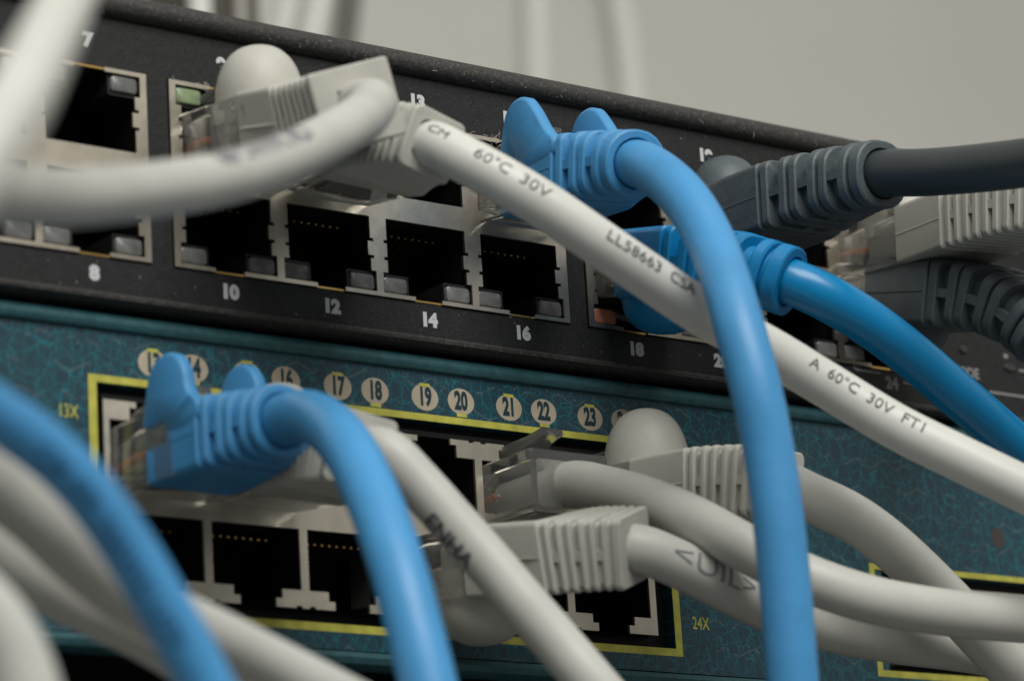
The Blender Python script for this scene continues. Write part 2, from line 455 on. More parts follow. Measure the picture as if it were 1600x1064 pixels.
prof = [(CY+2, -42.33), (CY+0.2, -42.33), (CY-0.6, -42.55), (CY-0.9, -43.15), (CY-0.6, -43.85), (CY+0.3, -44.25), (CY+2, -44.25)]
obj('bottom_trim', bar_profile(prof, X0, X1), M['teal_trim'], cs, smooth=40)
obj('case', MB().box(X0+.5, X1-.5, CY+20, 230, -44.1, -6.0), M['case'], cs)
def frame(x0, x1, z0, z1, t, y):
    m = MB()
    ink_bar(m, x0 - t, x1 + t, z1, z1 + t*.8, y); ink_bar(m, x0 - t, x1 + t, z0 - t*.9, z0, y)
    ink_bar(m, x0 - t, x0, z0, z1, y); ink_bar(m, x1, x1 + t, z0, z1, y)
    return m
obj('yellow_outline', frame(A0, A1, AZ0, AZ1, 1.05, CY - 0.03), M['yellow_ink'], cs, recalc=False)
obj('yellow_outline', frame(U0 - 1.2, U1, UZ0 + 0.6 - 0.6, UZ1, 0.95, CY - 0.03), M['yellow_ink'], cs, recalc=False)

tcols = [TX + (i - 2.5) * TP for i in range(6)]
tposts = [TX + k * TP for k in range(-3, 4)]
TL, TR = tposts[0] - 0.2, tposts[-1] + 0.45
xs = [TL, TR]; zs = [-37.8, -36.8, -35.73, -28.61, -24.55, -18.12, -16.64, -15.95, -37.55, -16.15]
for x in tcols: xs += [x - 5.86, x + 5.86, x - 3.25, x + 3.25, x - 2.4, x + 2.4]
for x in tposts[1:-1]: xs += [x - 1.3, x - 0.5, x + 0.5, x + 1.3]
def tfill(x, z):
    for cx in tcols:
        d = abs(x - cx)
        if d < 5.86 and (-35.73 < z < -28.61 or -24.55 < z < -18.12): return False
        if d < 3.25 and (-36.8 < z < -35.73 or -18.12 < z < -16.64): return False
        if d < 2.4 and (z < -36.8 or z > -16.64): return False
    for px_ in tposts[1:-1]:
        d = abs(x - px_)
        if 0.5 < d < 1.3 and (z < -37.55 or z > -16.15): return False
    return True
tb = obj('port_block', sheet(xs, zs, tfill, CY - 0.05, CY + 0.35), M['nickel_dull'], cs)
m = MB()
for cx in tcols:
    m.merge(socket_cavity(cx, -37.75, -28.56, 12, 6.2, CY + 0.37))
    m.merge(socket_cavity(cx, -24.6, -16.0, 12, 6.2, CY + 0.37))
obj('socket_moulding', m, M['cavity'], tb)
for cx in tcols:
    obj('contact_pins', contact_pins(cx, -28.56, CY + 3.4, -1), M['gold'], tb)
    obj('contact_pins', contact_pins(cx, -24.6, CY + 3.4, 1), M['gold'], tb)
m = MB().add([(A0, CY+1.9, AZ0), (A1, CY+1.9, AZ0), (A1, CY+1.9, AZ1), (A0, CY+1.9, AZ1)], [(0,1,2,3)]) if False else MB()
# black surround behind the cut-out, open where the sockets are
m = sheet([A0 - 1, A1 + 1, TL, TR], [AZ0 - 1, AZ1 + 1, -37.8, -15.95], lambda x, z: not (TL < x < TR and -37.8 < z < -15.95), CY + 2.05, CY + 3)
m.merge(MB().box(TL, TR, CY + 0.4, CY + 2.0, -15.9, -15.25))
obj('recess_surround', m, M['cavity'], cs)

# numbered badges
def ellipse(cx, cz, rx, rz, y, n=32):
    return MB().add([(cx + rx*math.cos(a*2*math.pi/n), y, cz + rz*math.sin(a*2*math.pi/n)) for a in range(n)], [tuple(range(n))])
for k in range(6):
    xo = -5.63 + 12.48 * (k - 2)
    for j in (0, 1):
        x = xo + 5.29 * j
        n = 13 + 2*k + j
        z = -11.2
        b = obj('port_badge', ellipse(x, z, 1.95, 1.62, CY - 0.02), M['beige_ink'], cs, recalc=False)
        flat_text('badge_number', str(n), x, z, CY - 0.04, 2.2, M['navy_ink'], b, bold=0.15, xscale=0.62)
        bar = MB(); zb = z + 1.5 if j == 0 else z - 1.7
        ink_bar(bar, x - 0.75, x + 0.75, zb - 0.2, zb + 0.2, CY - 0.05)
        obj('badge_bar', bar, M['yellow_ink'], b, recalc=False)
flat_text('port_lettering', '13X', -41.65, -17.85, CY - 0.03, 1.55, M['yellow_ink'], cs, bold=0.02, xscale=0.72)
flat_text('port_lettering', '24X', 47.2, -35.95, CY - 0.03, 1.6, M['yellow_ink'], cs, bold=0.02, xscale=0.72)
b = obj('dim_badge', ellipse(100.9, -20.9, 1.3, 1.35, CY - 0.02), mat('dim_badge_ink', (0.055, 0.045, 0.042), 0.55), cs, recalc=False)
# uplink module
um = obj('uplink_module', MB().box(U0 + 2.2, U1, CY + 0.5, CY + 8, -39.0, -28.3), M['nickel_dull'], cs)
m = MB().box(U0 + 2.6, U1, CY - 0.4, CY + 0.48, -30.4, -29.7).box(U0 + 2.9, U1, CY - 0.8, CY + 0.45, -37.7, -36.9)
m.box(U0 + 2.6, U1, CY - 0.1, CY + 0.46, -38.8, -38.3)
obj('module_rail', m, M['nickel'], um)
m = MB()
for k in range(7): m.box(U0 + 4 + k*9, U0 + 9.5 + k*9, CY + 0.1, CY + 0.49, -38.25, -37.8)
m.box(U0 + 3, U1, CY + 0.3, CY + 0.485, -35.6, -31.6)
obj('module_slot', m, M['led_frame'], um)
obj('module_surround', sheet([U0 - 1, U1 + 1, U0 + 2.1], [UZ0 - 1, UZ1 + 1, -39.2, -28.2], lambda x, z: not (x > U0 + 2.1 and -39.2 < z < -28.2), CY + 2.05, CY + 3), M['cavity'], cs)

# black panel of the unit below
bp_ = thing('blank_panel', 'plain black panel under the teal switch at the lower left corner', 'panel', (35, 6, -90))
obj('panel_face', MB().box(X0, X1, 4.5, 9, -90, -47.2), M['black_panel'], bp_)
obj('case', MB().box(X0 + .5, X1 - .5, 9, 230, -90, -46.6), M['case'], bp_)

# ------------------------------------------------------------------ cords
def catmull(pts, step=0.8):
    P = [Vector(p) for p in pts]
    P = [2*P[0] - P[1]] + P + [2*P[-1] - P[-2]]
    raw = []
    for i in range(1, len(P) - 2):
        p0, p1, p2, p3 = P[i-1:i+3]
        t0 = 0.0; t1 = t0 + max(1e-4, (p1-p0).length) ** 0.5; t2 = t1 + max(1e-4, (p2-p1).length) ** 0.5; t3 = t2 + max(1e-4, (p3-p2).length) ** 0.5
        n = max(4, int((p2-p1).length / 0.3))
        for k in range(n):
            t = t1 + (t2-t1) * k / n
            a1 = p0*((t1-t)/(t1-t0)) + p1*((t-t0)/(t1-t0)); a2 = p1*((t2-t)/(t2-t1)) + p2*((t-t1)/(t2-t1)); a3 = p2*((t3-t)/(t3-t2)) + p3*((t-t2)/(t3-t2))
            b1 = a1*((t2-t)/(t2-t0)) + a2*((t-t0)/(t2-t0)); b2 = a2*((t3-t)/(t3-t1)) + a3*((t-t1)/(t3-t1))
            raw.append(b1*((t2-t)/(t2-t1)) + b2*((t-t1)/(t2-t1)))
    raw.append(P[-2])
    for _ in range(12):                      # take the kinks out
        raw = [raw[0]] + [(raw[i-1] + raw[i]*2 + raw[i+1]) / 4 for i in range(1, len(raw)-1)] + [raw[-1]]
    out = [raw[0]]; acc = 0
    for i in range(1, len(raw)):
        d = (raw[i] - raw[i-1]).length
        while acc + d >= step:
            f = (step - acc) / d
            q = raw[i-1].lerp(raw[i], f); out.append(q)
            raw[i-1] = q; d = (raw[i] - q).length; acc = 0
        acc += d
    return out

def frames(path, ref):
    fr = []
    for i, p in enumerate(path):
        a = path[max(0, i-1)]; b = path[min(len(path)-1, i+1)]
        T = (b - a).normalized()
        N = ref - T * ref.dot(T)
        if N.length < 1e-3: N = Vector((1,0,0)) - T * T.x
        N.normalize()
        fr.append((p, T, N, T.cross(N)))
    return fr

def tube(path, r, n=28, seed=0):
    fr = frames(path, Vector((0.31, -0.42, 0.85)))
    rings = []
    for k, (p, T, N, B) in enumerate(fr):
        rr = r * (1 + 0.02 * noise.noise(Vector((k * 0.05, seed * 3.7, 0))))
        rings.append([p + (N*math.cos(a*2*math.pi/n) + B*math.sin(a*2*math.pi/n)) * rr for a in range(n)])
    return MB().loft(rings)

def cable_print(cable, path, r, txt, px, height, facing, material, bold=0.03, xscale=1.0, flip=False, spacing=1.0, name='print'):
    """letters wrapped on the sheath; px = photo pixel nearest to the first letter, facing = side of the cable they sit on"""
    fr = frames(path, Vector(facing))
    i0 = min(range(len(path)), key=lambda i: (Vector(proj(path[i])) - Vector(px)).length)
    v, f = text_mesh(txt, height / 0.72, bold, xscale, 'LEFT')
    bm = bmesh.new()
    bv = [bm.verts.new((a, b, 0)) for a, b in v]
    for q in f:
        try: bm.faces.new([bv[k] for k in q])
        except ValueError: pass
    bmesh.ops.triangulate(bm, faces=bm.faces)
    for _ in range(3):
        es = [e_ for e_ in bm.edges if e_.calc_length() > 0.35]
        if not es: break
        bmesh.ops.subdivide_edges(bm, edges=es, cuts=1)
        bmesh.ops.triangulate(bm, faces=bm.faces)
    bm.verts.ensure_lookup_table()
    st = (path[1] - path[0]).length
    m = MB()
    pts = []
    for vv in bm.verts:
        s = i0 + (vv.co.x * (-1 if flip else 1)) / st
        i = max(0, min(len(path) - 2, int(math.floor(s)))); u = s - i
        p = fr[i][0].lerp(fr[i+1][0], u)
        N = fr[i][2].lerp(fr[i+1][2], u).normalized(); B = fr[i][3].lerp(fr[i+1][3], u).normalized()
        a = -vv.co.y * (-1 if flip else 1) / r
        pts.append(p + (N*math.cos(a) + B*math.sin(a)) * (r * 1.012 + 0.03))
    bm.verts.index_update()
    m.add(pts, [tuple(x.index for x in q.verts) for q in bm.faces])
    bm.free()
    return obj(name, m, material, cable, recalc=False)

class Spine:
    """bent axis of a plug and boot: maps local (x across, s out of the socket, z up) to the world"""
    def __init__(self, P0, P1, t0, t1, roll=0.0, flip=False):
        P0, P1 = Vector(P0), Vector(P1)
        L = (P1 - P0).length
        t0 = Vector(t0).normalized(); t1 = Vector(t1).normalized()
        B = [P0, P0 + t0*L*0.4, P1 - t1*L*0.33, P1]
        pts = []
        for k in range(81):
            t = k / 80; u = 1 - t
            pts.append(B[0]*u**3 + B[1]*3*u*u*t + B[2]*3*u*t*t + B[3]*t**3)
        acc = [0]
        for k in range(1, 81): acc.append(acc[-1] + (pts[k]-pts[k-1]).length)
        self.L = acc[-1]; self.pts = pts; self.acc = acc; self.roll = roll; self.flip = flip
        self.t0 = t0; self.t1 = (pts[-1] - pts[-2]).normalized()
    def frame(self, s):
        if s <= 0: p = self.pts[0] + self.t0 * s; T = self.t0
        elif s >= self.L: p = self.pts[-1] + self.t1 * (s - self.L); T = self.t1
        else:
            k = max(i for i in range(81) if self.acc[i] <= s); k = min(k, 79)
            u = (s - self.acc[k]) / max(1e-9, self.acc[k+1] - self.acc[k])
            p = self.pts[k].lerp(self.pts[k+1], u)
            def tan(i): return (self.pts[min(80, i+1)] - self.pts[max(0, i-1)]).normalized()
            T = tan(k).lerp(tan(k+1), u).normalized()
        W = Vector((0,0,1)).cross(T).normalized(); U = T.cross(W)
        q = max(0.0, min(1.0, s / self.L)); q = q*q*(3 - 2*q)
        a = math.radians(self.roll) * q
        W, U = W*math.cos(a) + U*math.sin(a), U*math.cos(a) - W*math.sin(a)
        if self.flip: W, U = -W, -U
        return p, T, W, U
    def __call__(self, q):
        p, T, W, U = self.frame(q[1])
        return p + W*q[0] + U*q[2]

def sect(s, hx, hz, r, zo=0.0, n=5):
    r = min(r, hx - 0.05, hz - 0.05)
    return [(a, s, b + zo) for a, b in rounded_rect(hx, hz, r, n)]

def lerp(a, b, t): return a + (b - a) * max(0.0, min(1.0, t))

def boot_mesh(s0, s1, s2, hx0, hz0, hx1, hz1, r0, r1, nH, leg, gap, between, depth, front_round=0.4, flange=1.0, bore=2.6):
    """soft boot: smooth collar s0..s1, nH H-shaped rib pairs s1..s2, end flange; grooves run all round"""
    def dim(s):
        t = (s - s1) / max(0.1, s2 - s1)
        if s < s1: t = 0
        return lerp(hx0, hx1, t), lerp(hz0, hz1, t), lerp(r0, r1, t)
    secs = []
    hx, hz, r = dim(s0)
    secs.append(sect(s0, hx - front_round, hz - front_round, r))
    secs.append(sect(s0 + front_round, hx, hz, r))
    s = s1
    c = 0.18
    bars = []
    def ring(a, b):
        for ss, k in ((a, c), (a + c, 0), (b - c, 0), (b, c)):
            hx, hz, r = dim(ss); secs.append(sect(ss, hx - k, hz - k, r))
    def groove(a, b, d):
        for ss in (a + 0.02, b - 0.02):
            hx, hz, r = dim(ss); secs.append(sect(ss, hx - d, hz - d, max(0.5, r - d*0.5)))
    hx, hz, r = dim(s1); secs.append(sect(s1 - c, hx, hz, r)); secs.append(sect(s1, hx - c, hz - c, r))
    for k in range(nH):
        groove(s, s + between, depth * 0.55); s += between
        ring(s, s + leg); s += leg
        g0 = s
        groove(s, s + gap, depth); bars.append((s - 0.25, s + gap + 0.25)); s += gap
        ring(s, s + leg); s += leg
    groove(s, s + between, depth * 0.6); s += between
    ring(s, s + flange); s += flange
    hx, hz, r = dim(s)
    m = MB().loft(secs, caps=False)
    n = len(secs[0]); o = 0
    m.f.append(tuple(range(n))[::-1])
    # end face with a rounded mouth round the cable
    last = len(m.v) - n
    mouth = []
    for kk, (sc, ds) in enumerate(((0.86, 0.02), (0.80, -0.2), (0.78, -0.7))):
        base = len(m.v)
        for j in range(n):
            v0 = m.v[last + j]
            a = math.atan2(v0.z, v0.x)
            target = Vector((bore*math.cos(a)*(1.12 if kk < 2 else 1.0), v0.y + ds, bore*math.sin(a)*(1.12 if kk < 2 else 1.0)))
            m.v.append(target)
        mouth.append(base)
    prev = last
    for base in mouth:
        for j in range(n):
            m.f.append((prev + j, prev + (j+1) % n, base + (j+1) % n, base + j))
        prev = base
    m.f.append(tuple(prev + j for j in range(n)))
    bm_ = MB()
    for a, b in bars:
        for sg in (-1, 1):
            hx, hz, r = dim((a + b) / 2)
            bm_.box(*sorted((sg*(hx - depth - 0.3), sg*(hx - 0.12))), a, b, -0.55, 0.55)
        hx, hz, r = dim((a + b) / 2)
        for sg in (-1, 1):
            bm_.box(-0.7, 0.7, a, b, *sorted((sg*(hz - depth - 0.3), sg*(hz - 0.12))))
    # mould seam along both sides of the collar
    for sg in (-1, 1):
        hx, hz, r = dim(s0 + 1)
        bm_.loft([[(sg*(hx-0.1), q_, -0.04), (sg*(hx+0.08), q_, -0.03), (sg*(hx-0.1), q_, 0.24)] for q_ in (s0 + 0.5, s1 - 0.3)])
    m.merge(bm_)
    return m, s

def dome_mesh(cs_, cz, rx, ry, rz, n=28, k=14):
    rings = []
    for i in range(k):
        a = math.pi/2 * i / k
        q = max(0.0, math.cos(a)) ** 0.8; h = math.sin(a) ** 0.95 if a else 0.0
        rings.append([(rx*q*math.cos(t*2*math.pi/n), cs_ + ry*q*math.sin(t*2*math.pi/n), cz + rz*h) for t in range(n)])
    rings.insert(0, [(p[0], p[1], p[2] - 3.0) for p in rings[0]])
    m = MB().loft(rings, caps=False)
    top = len(m.v); m.v.append(Vector((0, cs_, cz + rz)))
    o = top - n
    for j in range(n): m.f.append((o + j, o + (j+1) % n, top))
    m.f.append(tuple(range(n))[::-1])
    return m

def fin_mesh(x, t, prof):
    cx = sum(p[0] for p in prof)/len(prof); cz = sum(p[1] for p in prof)/len(prof)
    def lay(xx, k): return [(xx, cx + (p[0]-cx)*k, cz + (p[1]-cz)*k) for p in prof]
    return MB().loft([lay(x - t/2, 0.90), lay(x - t/2 + 0.1, 0.94), lay(x - t/2 + 0.4, 1.0), lay(x + t/2 - 0.4, 1.0), lay(x + t/2 - 0.1, 0.94), lay(x + t/2, 0.90)])

def smooth_profile(pts, it=2):
    for _ in range(it):
        out = []
        for i in range(len(pts)):
            a = pts[i]; b = pts[(i+1) % len(pts)]
            out.append((a[0]*.75 + b[0]*.25, a[1]*.75 + b[1]*.25)); out.append((a[0]*.25 + b[0]*.75, a[1]*.25 + b[1]*.75))
        pts = out
    return pts

def clear_plug(root, sp, s_end, sleeve=None, sleeve_from=4.0, green_last=False, wires=True, latch=True, hx=5.8, hz=3.95):
    m = MB()
    secs = [sect(-9.5, hx - .3, hz - .3, .3), sect(-9.2, hx, hz, .35), sect(s_end - .3, hx, hz, .35), sect(s_end, hx - .25, hz - .25, .3)]
    m.loft(secs)
    plug = None
    inner = MB().loft([sect(s_end - 0.9, hx - 1.1, hz - 1.1, .5), sect(sleeve_from - 1.5, hx - 1.1, hz - 1.2, .5), sect(-3.0, hx - 1.3, hz - 2.2, .3)])
    org = root
    m.map(sp); inner.map(sp)
    # outer skin faces out, the hollow faces in
    def fixed(mb, inward):
        me = bpy.data.meshes.new('tmp'); me.from_pydata([tuple(p) for p in mb.v], [], mb.f)
        b = bmesh.new(); b.from_mesh(me); bmesh.ops.recalc_face_normals(b, faces=b.faces)
        if inward: bmesh.ops.reverse_faces(b, faces=b.faces)
        b.verts.index_update()
        r = MB().add([v.co.copy() for v in b.verts], [tuple(v.index for v in f.verts) for f in b.faces])
        b.free(); bpy.data.meshes.remove(me); return r
    shell = fixed(m, False); shell.merge(fixed(inner, True))
    plug = obj('plug', shell, M['clear'], root, smooth=30, recalc=False)
    if latch:
        lt = MB().loft([sect(-8.5, 3.1, .45, .2, hz + .5), sect(-2.0, 3.1, .45, .2, hz + 1.5), sect(1.0, 3.0, .45, .2, hz + 2.1), sect(4.0, 1.9, .4, .2, hz + 2.7), sect(min(6.5, s_end - 2), 1.7, .4, .2, hz + 3.1)])
        obj('latch', lt.map(sp), M['clear'], plug, smooth=30)
    if wires:
        cols = ['wire_white', 'wire_orange', 'wire_white', 'wire_blue', 'wire_white', 'wire_green', 'wire_white', 'wire_brown']
        order = [1, 0, 2, 3, 4, 7, 6, 5] if green_last else [1, 0, 2, 3, 4, 5, 6, 7]
        for k in range(8):
            x = -3.57 + k * 1.02
            sgn = -1 if x < 0 else 1
            pts = [(x, -7.5, -0.6), (x, -3.0, -0.4), (x*0.95, 0.0, 0.4), (x*.75, sleeve_from - 0.5, 0.6 + 0.4*((k % 3) - 1)), (x*.7, sleeve_from + 1.0, 0.4)]
            obj('wire', tube(catmull([sp(Vector(p)) for p in pts], 0.6), 0.48, 10), M[cols[order[k]]], plug, smooth=60)
    if sleeve:
        sl = MB().loft([sect(sleeve_from, 4.0, 2.3, 1.2), sect(sleeve_from + .6, 4.5, 2.75, 1.2), sect(s_end - 1.2, 4.5, 2.75, 1.2)])
        obj('inner_sleeve', sl.map(sp), M[sleeve], plug, smooth=40)
    return plug

GROUP = 'patch cords plugged into the switches'
CORDS = {}
def cord(label, P0, end_px, end_Y, kind, cable_mat, boot_mat, cable_pts, r=2.8, roll=0.0, droop=(0.0, -0.06), flip=False, prm=None, t1mix=0.5, inner_pts=None):
    prm = dict(prm or {})
    P0 = Vector(P0); P1 = at(*end_px, end_Y)
    root = thing('patch_cord', label, 'network cable', P0, GROUP)
    cp = [at(*p) for p in cable_pts]
    straight = (P1 - P0).normalized()
    tplug = Vector((droop[0], -1, droop[1])).normalized().lerp(straight, 0.6)
    tend = straight.lerp((cp[0] - P1).normalized(), t1mix) if cp else straight
    sp = Spine(P0, P1, tplug, tend, roll, flip)
    L = sp.L
    if kind == 'domed':
        s0 = prm.get('s0', 11.5); s1 = prm.get('s1', L - 8.0); s2 = L - 1.0
        nH = prm.get('nH', 3); tot = s2 - s1; between = tot * 0.06
        unit = (tot - between*(nH+1)) / nH; gap = unit * 0.30; leg = unit * 0.35
        mb, se = boot_mesh(s0, s1, s2, 5.9, prm.get('hz0', 4.25), prm.get('hx1', 4.7), prm.get('hz1', 4.2), 0.7, prm.get('r1', 0.8), nH, leg, gap, between, prm.get('depth', 0.65), bore=r)
        plug = clear_plug(root, sp, s0 + 2.0, boot_mat, sleeve_from=prm.get('sl', 4.5))
        boot = obj('boot', mb.map(sp), M[boot_mat], root, smooth=32)
        dc, dz, dx, dy, dh = prm.get('dome', (8.0, 4.0, 4.9, 5.2, 4.6))
        if dx:
            obj('latch_cover', dome_mesh(dc, dz, dx, dy, dh).map(sp), M[boot_mat], boot, smooth=60)
            obj('cover_tongue', MB().loft([sect(dc, 3.6, .7, .4, 4.2), sect(s0 + 3, 3.6, .7, .4, 3.9)]).map(sp), M[boot_mat], boot, smooth=40)
    elif kind == 'finned':
        s1 = min(15.5, L*0.62); k = (L - s1) / 12.1
        mb, se = boot_mesh(7.6, s1, L - 0.6, 5.75, 4.0, 4.0, 3.95, 0.8, 3.6, 2, 1.35*k, 1.5*k, 0.7*k, 0.95, flange=1.6*k, bore=r)
        mb.merge(MB().loft([sect(3.8, 5.3, 1.7, .4, -1.9), sect(4.3, 5.7, 2.05, .5, -1.95), sect(8.3, 5.74, 2.05, .5, -1.95)]))
        clear_plug(root, sp, 9.0, None)
        boot = obj('boot', mb.map(sp), M[boot_mat], root, smooth=32)
        prof = smooth_profile([(3.2, 1.9), (4.0, 5.2), (5.2, 9.5), (9.2, 10.2), (11.4, 8.2), (s1 - 1.4, 4.6), (s1 + .7, 3.4), (s1 + .5, 1.0), (8.0, 0.6), (7.8, 2.6)], 3)
        for sg in (-1, 1):
            f = fin_mesh(sg * 4.95, 1.75, prof)
            obj('fin', f.map(sp), M[boot_mat], boot, smooth=50)
    elif kind == 'ribbed':
        s0 = prm.get('s0', 5.5); s1 = prm.get('s1', 18.0); nH = prm.get('nH', 3)
        tot = L - 1.6 - s1; between = 0.5; unit = (tot - between*(nH+1)) / nH; leg = unit*0.30; gap = unit*0.40
        mb, se = boot_mesh(s0, s1, L - 1.4, 5.95, 4.3, prm.get('hx1', 4.1), 4.1, 0.9, prm.get('r1', 3.4), nH, leg, gap, between, 1.25, flange=1.7, front_round=0.7, bore=r)
        clear_plug(root, sp, s0 + 1.5, boot_mat, sleeve_from=3.0, green_last=flip)
        boot = obj('boot', mb.map(sp), M[boot_mat], root, smooth=32)
        dc, dz, dx, dy, dh = prm.get('dome', (8.0, 3.6, 4.0, 5.0, 3.6))
        if dx: obj('latch_cover', dome_mesh(dc, dz, dx, dy, dh).map(sp), M[boot_mat], boot, smooth=60)
    elif kind == 'bare':
        clear_plug(root, sp, L, None, sleeve_from=prm.get('sl', 1.5))
        se = L
    ins = prm.get('inside', 5.0)
    path = catmull([sp(Vector((0, L - ins, prm.get('cz', 0.0)))), sp(Vector((0, L - ins*0.45, prm.get('cz', 0.0)))), sp(Vector((0, L + 0.4, prm.get('cz', 0.0))))] + cp)
    cable = obj('cable', tube(path, r, seed=len(CORDS)), M[cable_mat], root, smooth=60)
    CORDS[label] = (cable, path, r)
    return cable, path, r

def loose(label, pts, cable_mat, r):
    path = catmull([at(*p) for p in pts])
    o = obj('network_cable', tube(path, r, seed=len(CORDS)), M[cable_mat], None, smooth=60)
    o['label'] = label; o['category'] = 'network cable'; o['group'] = 'network cables crossing in front'
    CORDS[label] = (o, path, r)
    return o, path, r

# upper switch
c = cord('grey patch cord in socket 9 whose cable bends back to the left edge', (-20.95, 0, 14.9), (560, 163), 27.8, 'domed', 'grey_pvc', 'grey_boot',
     [(582, 160, 32.5), (574, 176, 38), (541, 200, 43), (479, 234, 49), (416, 260, 54), (338, 281, 60), (260, 294, 66), (180, 303, 72), (100, 308, 77), (0, 303, 83), (-90, 290, 88), (-260, 262, 96)],
     r=2.55, roll=20, prm=dict(s0=12, s1=20.0, nH=3, hx1=5.3, hz1=4.4, r1=0.5, dome=(8.0, 4.0, 5.2, 5.4, 6.5)), t1mix=0.15)
cable_print(c[0], c[1], c[2], 'CM 24AWG 4PR', (470, 238), 2.4, (-0.45, -0.75, 0.45), M['print_grey'], bold=0.1)
c = cord('white patch cord with black print in socket 11, crossing to the right edge', (-6.98, 0, 14.9), (676, 226), 25.5, 'domed', 'white_pvc', 'grey_boot',
     [(722, 248, 29), (783, 281, 32), (845, 318, 34.5), (932, 377, 36.5), (989, 416, 37), (1100, 490, 37), (1217, 556, 38), (1299, 606, 40), (1403, 668, 44), (1500, 716, 48), (1600, 764, 52), (1760, 840, 58)],
     r=2.62, roll=-14, prm=dict(s0=11.5, s1=16, hx1=3.7, hz1=3.6, r1=0.9, nH=4), t1mix=0.3)
WP = c
cable_print(c[0], c[1], c[2], 'CM', (678, 227), 1.05, (-0.45, -0.78, 0.22), M['print_black'], bold=0.0, xscale=1.12)
for txt, px in (('60°C  30V', (740, 258)), ('LL58663  CSA', (935, 380)), ('A  60°C  30V  FT1', (1252, 580))):
    cable_print(c[0], c[1], c[2], txt, px, 1.35, (-0.45, -0.78, 0.22), M['print_black'], bold=0.0, xscale=1.12)
c = cord('light blue finned patch cord in socket 15, arching down to the bottom edge', (21.0, -1.4, 14.9), (994, 256), 26.5, 'finned', 'blue_pvc', 'blue_boot',
     [(1022, 268, 31), (1052, 291, 35), (1085, 331, 39.5), (1114, 385, 43), (1138, 451, 47.5), (1159, 525, 50.5), (1183, 615, 52), (1203, 715, 52), (1215, 800, 52), (1228, 930, 51.5), (1239, 1064, 51), (1252, 1240, 50)],
     r=2.75, t1mix=0.45)
c = cord('deep blue glossy patch cord in socket 18, running to the right edge', (38.7, 0, 8.2), (1234, 440), 31.3, 'ribbed', 'deep_pvc', 'deep_boot',
     [(1285, 462, 33.5), (1350, 500, 34.5), (1420, 552, 34.5), (1490, 612, 34), (1560, 672, 33), (1640, 742, 32), (1760, 855, 30)],
     r=2.75, flip=True, prm=dict(s1=18.0, dome=(8.0, 3.6, 5.0, 6.0, 4.8)), t1mix=0.6)
c = cord('charcoal patch cord in socket 19 with a straight boot pointing to the right edge', (52.65, 0, 14.9), (1378, 272), 33.9, 'ribbed', 'dark_pvc', 'dark_boot',
     [(1440, 270, 40), (1520, 264, 48), (1600, 255, 56), (1700, 240, 66), (1850, 215, 80)],
     r=2.85, prm=dict(s0=3.2, s1=17.6, dome=(3.4, 3.6, 4.6, 4.8, 5.7)), t1mix=0.4)
cable_print(c[0], c[1], c[2], 'VERIFIED', (1400, 272), 1.3, (-0.5, -0.8, 0.15), M['print_dim'], bold=0.0) if False else None
c = cord('pale grey patch cord in socket 23, half hidden behind the straight charcoal boot', (80.6, 0, 14.9), (1660, 315), 41.6, 'domed', 'grey_pvc', 'grey_boot',
     [(1720, 325, 46), (1800, 335, 52), (1950, 360, 60)], r=2.75, prm=dict(s0=14.5, s1=26.0, nH=4, hx1=5.2, hz0=3.95, hz1=3.9, r1=0.9, sl=6.5, depth=0.95), t1mix=0.3)
c = cord('charcoal patch cord in socket 24 with a drooping boot at the right edge', (79.9, 0, 9.7), (1634, 530), 33.0, 'ribbed', 'dark_pvc', 'dark_boot',
     [(1672, 590, 36), (1720, 660, 38), (1790, 780, 40)], r=2.85, flip=True, prm=dict(s1=19.0, dome=(9.0, 3.6, 4.6, 5.5, 4.2)), t1mix=0.85, droop=(0, -0.1))
# teal switch
c = cord('light blue patch cord with two fins in socket 13 of the teal switch', (-30.5, CY - 2.2, -23.2), (443, 657), 21.9, 'finned', 'blue_pvc', 'blue_boot',
     [(478, 650, 27), (515, 668, 33), (548, 708, 39), (580, 772, 44), (606, 840, 48), (630, 915, 51), (652, 1000, 53), (668, 1064, 54), (705, 1230, 56)],
     r=2.8, t1mix=0.3)
c = cord('pale grey patch cord in socket 15 of the teal switch, black print on cable', (-17.7, CY, -22.7), (566, 704), 22.0, 'domed', 'grey_pvc', 'grey_boot',
     [(601, 704, 25), (651, 752, 27), (710, 818, 29), (765, 880, 31), (819, 944, 33), (878, 1012, 35), (930, 1072, 37), (1050, 1210, 40)],
     r=2.6, roll=-8, prm=dict(s0=10, s1=17, hx1=4.4, nH=4, dome=(5.5, 4.0, 4.4, 5.0, 5.6)), t1mix=0.3)
cable_print(c[0], c[1], c[2], 'ENHA', (684, 800), 1.9, (-0.86, -0.22, -0.55), M['print_black'], bold=0.04)
c = cord('pale grey cable with a bare clear crimped plug in socket 21 of the teal switch', (20.6, CY, -22.7), (893, 756), 8.0, 'bare', 'grey_pvc', 'grey_boot',
     [(947, 764, 14), (1015, 783, 21), (1083, 811, 27), (1151, 848, 32), (1220, 885, 36), (1289, 914, 39), (1360, 936, 41), (1432, 950, 42), (1510, 960, 43), (1600, 968, 44), (1800, 985, 46)],
     r=2.7, prm=dict(inside=11.0, sl=-3.0), t1mix=0.1, droop=(0, -0.05))
c = cord('pale grey patch cord with a round latch cover in socket 23 of the teal switch', (33.4, CY, -22.7), (1219, 757), 26.5, 'domed', 'grey_pvc', 'grey_boot',
     [(1256, 773, 29), (1327, 806, 31), (1384, 846, 32), (1432, 889, 32.5), (1479, 936, 32.5), (1530, 990, 32.5), (1585, 1050, 33), (1700, 1180, 34)],
     r=2.85, prm=dict(s0=10, s1=19.0, hx1=4.4, nH=3, dome=(7.4, 4.0, 5.1, 5.4, 7.4)), t1mix=0.3)
